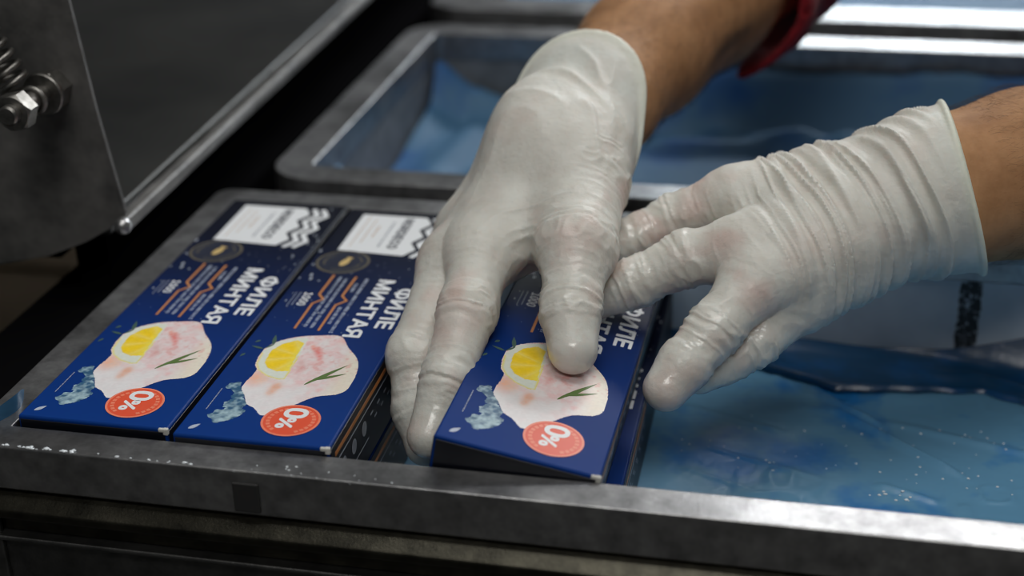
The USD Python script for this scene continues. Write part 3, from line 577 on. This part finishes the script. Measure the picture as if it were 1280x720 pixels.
# ------------------------------------------------------------------ signed distance modelling for the person
def cone_d(p, a, b, ra, rb):
    a, b = np.asarray(a, np.float32), np.asarray(b, np.float32)
    ba = b - a; L2 = float(ba @ ba); pa = p - a
    t = np.clip(pa @ ba / max(L2, 1e-12), 0, 1)
    return np.linalg.norm(pa - t[:, None] * ba, axis=1) - (ra + t * (rb - ra))
def lse(ds, k):
    ds = np.stack(ds); m = ds.min(0)
    return m - k * np.log(np.exp(-(ds - m) / k).sum(0))
def smin(a, b, k):
    h = np.clip(.5 + .5 * (b - a) / k, 0, 1); return b + (a - b) * h - k * h * (1 - h)
def smax(a, b, k): return -smin(-a, -b, k)
def chain_d(p, ch, k=.004):
    return lse([cone_d(p, a, b, ra, rb) for (a, ra), (b, rb) in zip(ch[:-1], ch[1:])], k)
def nets(f, lo, hi, h, proj=2, B=8):
    """narrow band surface nets: f maps (n,3) to distances"""
    lo, hi = np.asarray(lo, float), np.asarray(hi, float)
    nb = np.ceil((hi - lo) / (h * B)).astype(int); N = nb * B + 1
    ix = np.stack(np.meshgrid(*[np.arange(k) for k in nb], indexing='ij'), -1).reshape(-1, 3)
    dc = f((lo + (ix + .5) * B * h).astype(np.float32))
    G = np.empty(N, np.float32)
    sg = np.where(dc < 0, -1, 1).reshape(nb)
    G[:-1, :-1, :-1] = np.repeat(np.repeat(np.repeat(sg, B, 0), B, 1), B, 2); G[-1] = 1; G[:, -1] = 1; G[:, :, -1] = 1
    act = ix[np.abs(dc) < B * h * .87 * 1.15 + .004]
    o = np.stack(np.meshgrid(*[np.arange(B + 1)] * 3, indexing='ij'), -1).reshape(-1, 3)
    for s in range(0, len(act), 400):
        q = (act[s:s + 400, None] * B + o[None]).reshape(-1, 3)
        G[q[:, 0], q[:, 1], q[:, 2]] = f((lo + q * h).astype(np.float32))
    S = G < 0
    c = [(i, j, k) for i in (0, 1) for j in (0, 1) for k in (0, 1)]
    sl = lambda A, i, j, k: A[i:A.shape[0] - 1 + i, j:A.shape[1] - 1 + j, k:A.shape[2] - 1 + k]
    cnt = sum(sl(S, *x).astype(np.int8) for x in c); mix = (cnt > 0) & (cnt < 8)
    cell = np.argwhere(mix); idx = np.full(mix.shape, -1, np.int64); idx[mix] = np.arange(len(cell))
    acc = np.zeros((len(cell), 3)); num = np.zeros(len(cell))
    gv = {x: G[cell[:, 0] + x[0], cell[:, 1] + x[1], cell[:, 2] + x[2]] for x in c}
    for x in c:
        for ax in range(3):
            if x[ax]: continue
            y = tuple(v + (1 if q == ax else 0) for q, v in enumerate(x))
            a, b = gv[x], gv[y]; cr = (a < 0) != (b < 0)
            t = np.where(cr, a / np.where(cr, a - b, 1), 0); pt = np.array(x, float) + 0 * acc; pt[:, ax] += t
            acc[cr] += pt[cr]; num += cr
    v = lo + (cell + acc / num[:, None]) * h
    F = []
    for ax in range(3):
        u, w = (ax + 1) % 3, (ax + 2) % 3
        A = [slice(None)] * 3; Bs = [slice(None)] * 3; A[ax] = slice(0, -1); Bs[ax] = slice(1, None)
        cr = S[tuple(A)] != S[tuple(Bs)]; e = np.argwhere(cr)
        e = e[(e[:, u] > 0) & (e[:, w] > 0) & (e[:, u] < N[u] - 1) & (e[:, w] < N[w] - 1)]
        ids = []
        for du, dw in ((-1, -1), (0, -1), (0, 0), (-1, 0)):
            q = e.copy(); q[:, u] += du; q[:, w] += dw; ids.append(idx[q[:, 0], q[:, 1], q[:, 2]])
        q = np.stack(ids, 1); ins = S[e[:, 0], e[:, 1], e[:, 2]]
        q[~ins] = q[~ins][:, ::-1]; F.append(q)
    q = np.vstack(F); q = q[(q >= 0).all(1)]
    for _ in range(proj):
        d, n = f(v.astype(np.float32)), grad(f, v, .4 * h); v = v - n * np.clip(d, -.7 * h, .7 * h)[:, None]
    t = trimesh.Trimesh(v, np.vstack([q[:, [0, 1, 2]], q[:, [0, 2, 3]]]), process=False)
    return t
def grad(f, v, e):
    v = v.astype(np.float32); g = np.stack([f(v + np.eye(3, dtype=np.float32)[k] * np.float32(e)) - f(v - np.eye(3, dtype=np.float32)[k] * np.float32(e)) for k in range(3)], 1)
    return g / np.maximum(np.linalg.norm(g, axis=1, keepdims=True), 1e-9)
def ridged(q, seed): return 1 - np.abs(2 * meshkit.noise(q, seed) - 1)

# joints: (position, radius)
RW = V(-0.1206, 0.6751, 0.0642)
RA = [(V(-0.1229, 0.6582, 0.0608), .0250), (V(-0.1206, 0.6751, 0.0642), .0240), (V(-0.1119, 0.7222, 0.0705), .0275), (V(-0.0935, 0.7875, 0.0795), .0318), (V(-0.0661, 0.8656, 0.0921), .0365), (V(-0.0308, 0.9775, 0.1074), .0420)]
RH = dict(
    thumb=[(V(-0.0944, 0.5518, 0.0120), .0112), (V(-0.0981, 0.5670, 0.0238), .0128), (V(-0.1001, 0.5968, 0.0413), .0158), (V(-0.1026, 0.6456, 0.0541), .0185), (V(-0.1161, 0.6710, 0.0608), .020)],
    index=[(V(-0.1526, 0.5155, -0.0171), .0098), (V(-0.1479, 0.5345, 0.0010), .0112), (V(-0.1457, 0.5649, 0.0201), .0125), (V(-0.1465, 0.6030, 0.0332), .0150)],
    middle=[(V(-0.1593, 0.5333, -0.0333), .0098), (V(-0.1649, 0.5437, -0.0213), .0110), (V(-0.1698, 0.5599, -0.0023), .0124), (V(-0.1636, 0.6099, 0.0225), .0150)],
    ring=[(V(-0.1590, 0.5744, -0.0422), .0096), (V(-0.1673, 0.5902, -0.0295), .0108), (V(-0.1723, 0.6132, -0.0083), .0120), (V(-0.1638, 0.6430, 0.0253), .0145)],
    little=[(V(-0.1611, 0.6238, -0.0287), .0085), (V(-0.1665, 0.6354, -0.0189), .0095), (V(-0.1687, 0.6543, -0.0004), .0108), (V(-0.1601, 0.6677, 0.0277), .0132)])
RPALM = [((V(-0.1465, 0.6030, 0.0332), .0150), (V(-0.1208, 0.6691, 0.0590), .0185)), ((V(-0.1636, 0.6099, 0.0225), .0150), (V(-0.1262, 0.6765, 0.0626), .0185)), ((V(-0.1638, 0.6430, 0.0253), .0145), (V(-0.1317, 0.6835, 0.0632), .0180)), ((V(-0.1601, 0.6677, 0.0277), .0132), (V(-0.1381, 0.6903, 0.0636), .0175)),
         ((V(-0.1010, 0.6022, 0.0389), .0145), (V(-0.1205, 0.6674, 0.0554), .020)), ((V(-0.1336, 0.6285, 0.0378), .014), (V(-0.1214, 0.6728, 0.0598), .018)), ((V(-0.1166, 0.6229, 0.0371), .012), (V(-0.1430, 0.6149, 0.0282), .012))]
RCUT = (V(-0.1496, 0.7000, 0.0747), V(-0.0935, 0.6734, 0.0555), V(-0.1101, 0.7104, 0.0919))
LW = V(0.0670, 0.6607, 0.0550)
LA = [(V(0.0555, 0.6542, 0.0561), .0255), (V(0.0670, 0.6607, 0.0550), .0250), (V(0.0812, 0.6742, 0.0530), .0290), (V(0.1076, 0.6957, 0.0526), .0355), (V(0.1601, 0.7413, 0.0501), .0390), (V(0.2777, 0.8425, 0.0530), .0430)]
LH = dict(
    index=[(V(-0.0967, 0.6308, 0.0213), .0092), (V(-0.0796, 0.6384, 0.0291), .0102), (V(-0.0586, 0.6457, 0.0390), .0112), (V(-0.0313, 0.6483, 0.0506), .0135)],
    middle=[(V(-0.0944, 0.6016, 0.0116), .0098), (V(-0.0744, 0.6059, 0.0208), .0110), (V(-0.0504, 0.6124, 0.0325), .0122), (V(-0.0240, 0.6142, 0.0382), .0145)],
    ring=[(V(-0.0524, 0.5493, -0.0026), .0102), (V(-0.0451, 0.5583, 0.0057), .0108), (V(-0.0335, 0.5721, 0.0169), .0116), (V(-0.0161, 0.5985, 0.0304), .0145)],
    little=[(V(-0.0394, 0.5709, -0.0060), .0090), (V(-0.0285, 0.5779, -0.0013), .0096), (V(-0.0156, 0.5870, 0.0045), .0104), (V(0.0046, 0.6103, 0.0174), .0135)],
    thumb=[(V(-0.0136, 0.6672, 0.0074), .0105), (V(0.0018, 0.6732, 0.0125), .0115), (V(0.0227, 0.6727, 0.0252), .0135), (V(0.0463, 0.6675, 0.0410), .0165)])
LPALM = [((V(-0.0313, 0.6483, 0.0506), .0135), (V(0.0519, 0.6728, 0.0631), .0165)), ((V(-0.0240, 0.6142, 0.0382), .0145), (V(0.0550, 0.6547, 0.0620), .0180)), ((V(-0.0161, 0.5985, 0.0304), .0145), (V(0.0573, 0.6491, 0.0541), .0180)), ((V(0.0046, 0.6103, 0.0174), .0135), (V(0.0627, 0.6549, 0.0405), .0165)),
         ((V(-0.0056, 0.6454, 0.0517), .0150), (V(0.0443, 0.6647, 0.0616), .0165)), ((V(0.0021, 0.6167, 0.0316), .015), (V(0.0454, 0.6453, 0.0426), .018))]
LCUT = (V(0.0661, 0.6838, 0.0837), V(0.0862, 0.6478, 0.0294), V(0.0754, 0.6349, 0.0681))

def arm_d(p, ch, off=0.0):
    """forearm, flattened near the wrist"""
    return chain_d(p, ch, .010) + off
def oval(ch, n, sp):
    out = []
    for (a, r), s in zip(ch, sp): out.append(((a + n * s, r - s * .55), (a - n * s, r - s * .55)))
    return [[o[0] for o in out], [o[1] for o in out]]
def plane_from(cut, inside):
    n = np.cross(cut[1] - cut[0], cut[2] - cut[0]); n /= np.linalg.norm(n); c = (cut[0] + cut[1] + cut[2]) / 3
    if (inside - cut[0]) @ n > 0: n = -n
    return cut[0], n
def make_hand(H, palm, arm, cut, wide, seed):
    """returns the glove's distance function and the pieces for its wrinkles"""
    o, n = plane_from(cut, arm[0][0])
    sp = [.0085, .0105, .0075, .004, .002, 0]
    strands = oval(arm, wide, sp)
    fr = lambda p: lse([chain_d(p, s, .006) for s in strands], .006)
    def hand(p):
        pd = lse([cone_d(p, a, b, ra, rb) for (a, ra), (b, rb) in palm], .0055)
        out = None
        for k, ch in H.items():
            d = smin(chain_d(p, ch, .0025), pd, .010 if k != 'thumb' else .014)
            out = d if out is None else np.minimum(out, d)
        return out
    o32, n32 = o.astype(np.float32), n.astype(np.float32)
    def f(p):
        h = hand(p); s = (p - o32) @ n32                         # s < 0 on the hand's side
        flare = np.clip(1 + s / .030, 0, 1); fd = fr(p)
        cuff = fd - .0030 - .0022 * flare ** 2
        d = smin(h, np.maximum(cuff, -(s + .085)), .014)
        d = smax(d, s, .0008)
        bead = np.hypot(cuff + .0002, s + .0008) - .0016
        d = smin(d, bead, .0012)
        d = smax(d, -np.maximum(fd + .0002, -(s + .007)), .0008)
        return d
    return f, fr, o, n, hand
def seg_near(v, H):
    """nearest digit and the distance along it (0 at the tip) for every vertex"""
    best, s_, who, axis = np.full(len(v), 9.), np.zeros(len(v)), np.zeros(len(v), int), np.zeros((len(v), 3)); joints = []
    for w, (k, ch) in enumerate(H.items()):
        acc = 0; js = []
        for (a, ra), (b, rb) in zip(ch[:-1], ch[1:]):
            ba = b - a; L = np.linalg.norm(ba); t = np.clip((v - a) @ ba / L ** 2, 0, 1); d = np.linalg.norm(v - a - t[:, None] * ba, axis=1) - (ra + t * (rb - ra))
            m = d < best; best[m] = d[m]; s_[m] = acc + t[m] * L; who[m] = w; axis[m] = ba / L; acc += L; js.append(acc)
        joints.append(js)
    return best, s_, who, axis, joints
def wrap(t, f, H, o, n, along, seed, folds, damp=1.):
    """glove wrinkles: displaces the mesh along its normals; returns the wet / pink / rim vertex values"""
    v = t.vertices.copy(); nn = grad(f, v, .0006)
    best, s, who, axis, joints = seg_near(v, H)
    fing = np.clip(1 - (best - .002) / .006, 0, 1)
    disp = np.zeros(len(v))
    # creases across the digits, stronger at the joints
    wob = .0016 * (meshkit.noise(v * 200, seed) - .5) + .004 * (meshkit.noise(v * 75, seed + 9) - .5)
    amp = np.full(len(v), .34)
    for w, js in enumerate(joints):
        for j, q in enumerate(js[:-1]):
            m = who == w; amp[m] += .75 * np.exp(-((s[m] - q) / .010) ** 2)
    amp *= np.clip((s - .006) / .010, 0, 1)
    cre = ridged(np.stack([(s + wob) / .0030, who * 7.3 + 0 * s, meshkit.noise(v * 90, seed + 3) * 2.2], -1), seed + 4) ** 1.6 - .5
    disp += fing * np.clip(amp, 0, 1.1) * .00125 * cre
    # long drawn folds on the back of the hand and the cuff
    disp += folds(v, nn, 1 - fing * .9)
    disp += .00012 * (meshkit.noise(v * 520, seed + 5) - .5)
    t.vertices = v + nn * disp[:, None]
    sp = (v - o) @ n
    wet = fing * np.clip(1.1 - s / .060, 0, 1) * np.clip((meshkit.noise(v * 160, seed + 8) - .25) * 2.5, .15, 1)
    wet = wet * damp
    pink = np.clip((meshkit.fbm(v * 60, 3, seed + 6) - .5) * 2.2, 0, .55) * (.35 + .65 * fing)
    rim = np.clip(1 + sp / .0045, 0, 1) * .9 + .12 * np.clip(1 + sp / .03, 0, 1)
    return dict(wet=wet, pink=pink, rimtone=np.clip(rim, 0, 1))

def bounds(H, palm, cut, pad=.03):
    P = np.array([p for ch in H.values() for p, _ in ch] + [q[0] for s in palm for q in s] + list(cut)); return P.min(0) - pad, P.max(0) + pad

person = thing('person', 'person in a red long sleeve and white gloves pressing a box into the tray', 'person')
nrm = lambda x: x / np.linalg.norm(x)
# right hand
ra_dir = nrm(RA[3][0] - RA[1][0]); r_wide = nrm(V(-0.0946, 0.6643, 0.0537) - V(-0.1515, 0.6819, 0.0689)); r_wide = nrm(r_wide - ra_dir * (r_wide @ ra_dir))
fR, frR, oR, nR, hR = make_hand(RH, RPALM, RA, RCUT, r_wide, 11)
def folds_r(v, nn, w):
    s = (v - oR) @ nR; u = v @ r_wide; t3 = v @ np.cross(ra_dir, r_wide)
    zone = np.clip((s + .052) / .020, 0, 1) * np.clip(-(s + .0055) / .008, 0, 1)
    q = np.stack([(s + .35 * (u - RW @ r_wide) + .006 * (meshkit.noise(v * 45, 61) - .5)) / .0085, u / .030, t3 / .05], -1)
    d = zone * .0022 * (ridged(q, 62) ** 2.6 - .35)
    # creases pulled from the web of the thumb towards the index knuckle
    c0 = V(-0.1207, 0.5922, 0.0275); e = nrm(V(-0.1510, 0.6165, 0.0396) - c0); r = np.linalg.norm(v - c0, axis=1)
    z2 = np.exp(-((r - .018) / .016) ** 2) * np.clip(((v - c0) @ e) / .02 + .35, 0, 1)
    d += z2 * .0022 * (ridged(np.stack([r / .0055 + .6 * meshkit.noise(v * 60, 63), (v @ e) / .05, 0 * r], -1), 64) ** 2 - .4)
    return d * w
lo, hi = bounds(RH, RPALM, RCUT)
gR = nets(fR, lo, hi, .00095); pvR = wrap(gR, fR, RH, oR, nR, ra_dir, 21, folds_r, .7)
obj('glove', gR, glove, person, smooth=True, primvars=pvR, label='white latex glove with the thumb pressed on the box')
# left hand
la_dir = nrm(LA[3][0] - LA[1][0]); l_wide = nrm(V(0.0728, 0.6459, 0.0268) - V(0.0579, 0.6784, 0.0811)); l_wide = nrm(l_wide - la_dir * (l_wide @ la_dir))
fL, frL, oL, nL, hL = make_hand(LH, LPALM, LA, LCUT, l_wide, 12)
ldir = nrm(LW - LH['middle'][-1][0])
def folds_l(v, nn, w):
    s = (v - LW) @ ldir; u = v @ l_wide - LW @ l_wide; c = v @ np.cross(ldir, l_wide)
    zone = np.clip((s + .112) / .024, 0, 1) * np.clip(-((v - oL) @ nL + .0065) / .010, 0, 1)
    kk = .02 + .34 * np.clip((s + .055) / .06, 0, 1)
    q = np.stack([(s - kk * u + .012 * (meshkit.noise(v * 20, 71) - .5)) / .0050, u / .110, c / .12], -1)
    q2 = np.stack([(s - (kk - .1) * u + .008 * (meshkit.noise(v * 26, 73) - .5)) / .0040, u / .070 + 5, c / .08], -1)
    msk = np.clip((meshkit.noise(v * 28, 75) - .35) * 4, 0, 1)
    return w * zone * (.0034 * (ridged(q, 72) ** 3.2 - .24) * (.30 + 1.0 * meshkit.noise(v * 34, 77)) + .0021 * msk * (ridged(q2, 74) ** 3.2 - .24))
lo, hi = bounds(LH, LPALM, LCUT)
gL = nets(fL, lo, hi, .0009); pvL = wrap(gL, fL, LH, oL, nL, la_dir, 31, folds_l)
obj('glove', gL, glove, person, smooth=True, primvars=pvL, label='white latex glove with spread fingers beside the box')

# body: forearms, upper arms, torso, neck, head and legs in one surface
ER, EL = RA[-1][0], LA[-1][0]
fw = nrm(V(-.55, -.83, 0)); rt = V(-fw[1], fw[0], 0) * -1          # the person's forward and right
SR = ER + nrm(V(.42, .66, .62)) * .285; SL = EL + nrm(V(.52, .66, .54)) * .285
MID = (SR + SL) / 2; PEL = MID + V(.385, .27, -.34)
NECK = MID + V(0, 0, .055); HEAD = NECK + V(.025, -.065, .158)
hipR, hipL = PEL + (SR - MID) * .48, PEL + (SL - MID) * .48
def leg(hip, o):
    k = V(hip[0], hip[1], FZ) + fw * .05; k[2] = FZ + .50
    a = V(hip[0], hip[1], FZ + .09) - fw * .02
    return [(hip + V(0, 0, -.02), .088), (k, .058), (a, .042)], a
legR, ankR = leg(hipR, 0); legL, ankL = leg(hipL, 0)
sR, sL = oval(RA, r_wide, [.0085, .0105, .0075, .004, .002, 0]), oval(LA, l_wide, [.0085, .0105, .0075, .004, .002, 0])
def skull(p):
    q = p - HEAD.astype(np.float32); x, y, z = q @ rt, q @ fw, q[:, 2]
    d = np.sqrt((x / .076) ** 2 + ((y + .012) / .096) ** 2 + ((z - .02) / .105) ** 2); d = (d - 1) * .08
    at = lambda a, b, c: (HEAD + rt * a + fw * b + V(0, 0, c))
    jaw = cone_d(p, at(0, .01, -.05), at(0, .052, -.088), .055, .030)
    nose = cone_d(p, at(0, .086, .012), at(0, .104, -.022), .008, .014)
    ears = np.minimum(*[cone_d(p, at(sx * .076, -.01, .02), at(sx * .078, -.012, -.018), .015, .010) for sx in (-1, 1)])
    eyes = np.minimum(*[np.linalg.norm(p - at(sx * .032, .088, .012).astype(np.float32), axis=1) - .013 for sx in (-1, 1)])
    lips = cone_d(p, at(-.018, .082, -.056), at(.018, .082, -.056), .008, .008)
    d = smin(d, jaw, .03); d = smax(d, -eyes, .012)
    ball = np.minimum(*[np.linalg.norm(p - at(sx * .031, .074, .011).astype(np.float32), axis=1) - .0125 for sx in (-1, 1)])
    for e, k in ((nose, .012), (ears, .006), (lips, .006), (ball, .003)): d = smin(d, e, k)
    return d
def torso(p):
    return lse([cone_d(p, SR, SL, .062, .062), cone_d(p, MID - fw * .03, PEL, .125, .120), cone_d(p, MID + (SR - MID) * .45, hipR + V(0, 0, .08), .09, .09), cone_d(p, MID + (SL - MID) * .45, hipL + V(0, 0, .08), .09, .09), cone_d(p, hipR, hipL, .10, .10)], .02)
def body(p):
    dR = np.minimum(lse([chain_d(p, s, .006) for s in sR], .006), cone_d(p, ER, SR, .042, .054))
    dL = np.minimum(lse([chain_d(p, s, .006) for s in sL], .006), cone_d(p, EL, SL, .042, .054))
    dR = smin(lse([chain_d(p, s, .006) for s in sR], .006), cone_d(p, ER, SR, .042, .054), .012)
    dL = smin(lse([chain_d(p, s, .006) for s in sL], .006), cone_d(p, EL, SL, .042, .054), .012)
    d = torso(p)
    d = smin(d, cone_d(p, NECK - V(0, 0, .03), HEAD - fw * .03, .055, .052), .03)
    d = smin(d, skull(p), .02)
    for L in (legR, legL): d = smin(d, chain_d(p, L, .02), .03)
    for a in (ankR, ankL): d = smin(d, cone_d(p, a - V(0, 0, .045) - fw * .03, a - V(0, 0, .055) + fw * .15, .036, .026), .02)
    d = smin(d, dR, .02); return smin(d, dL, .02)
allp = np.array([p for p, _ in RA + LA] + [SR, SL, PEL, HEAD, ankR, ankL]); blo, bhi = allp.min(0) - .2, allp.max(0) + .2; blo[2] = FZ + .002
bm = nets(body, blo, bhi, .0055, 1, 8)
bv = bm.vertices
ink = np.zeros(len(bv))
def stroke(P, r, w):
    global ink
    for a, b in zip(P[:-1], P[1:]):
        ba = b - a; t = np.clip((bv - a) @ ba / (ba @ ba), 0, 1); d = np.linalg.norm(bv - a - t[:, None] * ba, axis=1)
        ink = np.maximum(ink, w * np.clip(1.4 - d / r, 0, 1))
stroke([V(-0.0632, 0.7775, 0.0734), V(-0.0548, 0.7932, 0.0785), V(-0.0414, 0.8267, 0.0827), V(-0.0271, 0.8615, 0.0894)], .0060, .75)
stroke([V(-0.0632, 0.7775, 0.0734), V(-0.0655, 0.7746, 0.0686)], .005, .5)
stroke([V(0.0727, 0.6582, 0.0749), V(0.0745, 0.6564, 0.0705)], .003, .6); stroke([V(0.0716, 0.6636, 0.0817), V(0.0733, 0.6626, 0.0790)], .003, .4)
bn = grad(body, bv, .002)
obj('body', bm, skin, person, smooth=True, primvars={'ink': ink})
# sleeves, sweater, trousers, shoes, hair
def sleeve(E, S, arm, plane, flare, c0, sag=0):
    a = arm[-3][0]; cut, ax = plane[0], plane_from(plane, a + (a - E))[1]
    def f(p):
        s = (p - cut.astype(np.float32)) @ ax.astype(np.float32)
        k = np.clip(1 - s / .06, 0, 1); wob = .0022 * np.sin((p @ np.float32([60, 85, 70])))
        d = smin(cone_d(p, a + sag, E, arm[-3][1] + .018, arm[-1][1] + .013), cone_d(p, E, S, .054, .066), .02) - flare * k + wob
        d = smax(d, -s, .003)
        d = smax(d, -((p - c0.astype(np.float32)) @ nrm(E - a).astype(np.float32)), .010)
        inn = np.maximum(cone_d(p, a + sag, E, arm[-3][1] + .0125, arm[-1][1] + .006) - flare * k + wob, s - .03)
        return smax(d, -inn, .002)
    P = np.array([a, E, S]); return nets(f, P.min(0) - .09, P.max(0) + .09, .004)
obj('sleeve', sleeve(ER, SR, RA, (V(-0.0370, 0.8367, 0.0665), V(-0.0238, 0.8736, 0.0894), V(-0.0321, 0.9002, 0.0664)), .005, V(-0.0624, 0.8791, 0.0948), .7 * .013 * (MC[0] + MC[1])), m_red, person, smooth=True, label='red knitted sleeve pushed up to the elbow')
obj('sleeve', sleeve(EL, SL, LA, (V(0.1990, 0.7727, 0.0849), V(0.2157, 0.7770, 0.0401), V(0.2311, 0.8483, 0.0394)), .004, V(0.1981, 0.7790, 0.0520)), m_red, person, smooth=True, label='red knitted sleeve of the other arm')
def sweater(p):
    d = lse([torso(p) - .012, cone_d(p, SR, ER, .066, .060) + 0, cone_d(p, SL, EL, .066, .060)], .008)
    d = np.maximum(d, -(p[:, 2] - (PEL[2] - .07)))
    d = np.maximum(d, (p - SR.astype(np.float32)) @ nrm(ER - SR).astype(np.float32) - .10)
    d = np.maximum(d, (p - SL.astype(np.float32)) @ nrm(EL - SL).astype(np.float32) - .10)
    return d
obj('sweater', nets(sweater, np.minimum(SR, np.minimum(SL, PEL)) - .22, np.maximum(SR, np.maximum(SL, PEL)) + .22, .007), m_red, person, smooth=True)
def trous(p):
    d = lse([cone_d(p, hipR, hipL, .112, .112)] + [chain_d(p, [(a, r + .016) for a, r in L], .02) for L in (legR, legL)], .01)
    d = np.maximum(d, p[:, 2] - (PEL[2] + .06)); return np.maximum(d, -(p[:, 2] - (FZ + .06)))
tl = np.minimum(np.minimum(hipR, hipL), np.minimum(ankR, ankL)) - .2; tu = np.maximum(np.maximum(hipR, hipL), np.maximum(ankR, ankL)) + .2; tl[2] = FZ + .01
obj('trousers', nets(trous, tl, tu, .008), m_trousers, person, smooth=True)
for a in (ankR, ankL):
    fs = lambda p, a=a: np.maximum(lse([cone_d(p, a - V(0, 0, .04) - fw * .035, a - V(0, 0, .045) + fw * .165, .050, .040), cone_d(p, a, a - V(0, 0, .05), .052, .05)], .015), np.maximum(-(p[:, 2] - FZ), p[:, 2] - (FZ + .11)))
    obj('shoe', nets(fs, a - V(.28, .28, .12), a + V(.28, .28, .08), .006), m_black, person, smooth=True)
def hairf(p):
    q = p - HEAD.astype(np.float32); x, y, z = q @ rt, q @ fw, q[:, 2]
    d = (np.sqrt((x / .084) ** 2 + ((y + .014) / .104) ** 2 + ((z - .024) / .114) ** 2) - 1) * .09
    return smax(d, -(z - .030 + .5 * np.clip(-y, -.2, .0) * 0 - .55 * y), .01)
obj('hair', nets(hairf, HEAD - .17, HEAD + .18, .005), m_hair, person, smooth=True)
# arm hair
def hairs(arm, n, seed):
    r = np.random.default_rng(seed)
    a, b = arm[2][0], arm[-2][0]; ax = nrm(b - a); L = np.linalg.norm(b - a)
    s = (bv - a) @ ax; rad = np.linalg.norm(bv - a - s[:, None] * ax, axis=1)
    c = np.nonzero((s > -.002) & (s < L * 1.05) & (rad < .06))[0]
    c = r.choice(c, n); p = bv[c] + r.normal(0, .0016, (n, 3)); nn = bn[c]
    p = p - nn * body(p.astype(np.float32))[:, None]
    td = -ax + r.normal(0, .22, (n, 3)); td -= nn * (td * nn).sum(1, keepdims=True); td /= np.linalg.norm(td, axis=1, keepdims=True)
    ln = r.uniform(.004, .010, n)[:, None]
    return np.stack([p, p + td * ln * .33 + nn * ln * .20, p + td * ln * .66 + nn * ln * .28, p + td * ln + nn * ln * .26], 1)
hp = np.concatenate([hairs(RA, 5000, 3), hairs(LA, 4500, 4)])
hc = UsdGeom.BasisCurves.Define(stage, str(person.GetPath()) + '/arm_hair')
hc.CreateTypeAttr('linear'); hc.CreatePointsAttr(Vt.Vec3fArray.FromNumpy(hp.reshape(-1, 3).astype(np.float32)))
hc.CreateCurveVertexCountsAttr(Vt.IntArray([4] * len(hp))); hc.CreateWidthsAttr(Vt.FloatArray([.00005])); hc.SetWidthsInterpolation('constant')
UsdShade.MaterialBindingAPI.Apply(hc.GetPrim()).Bind(m_armhair); tag(hc, kind='stuff')
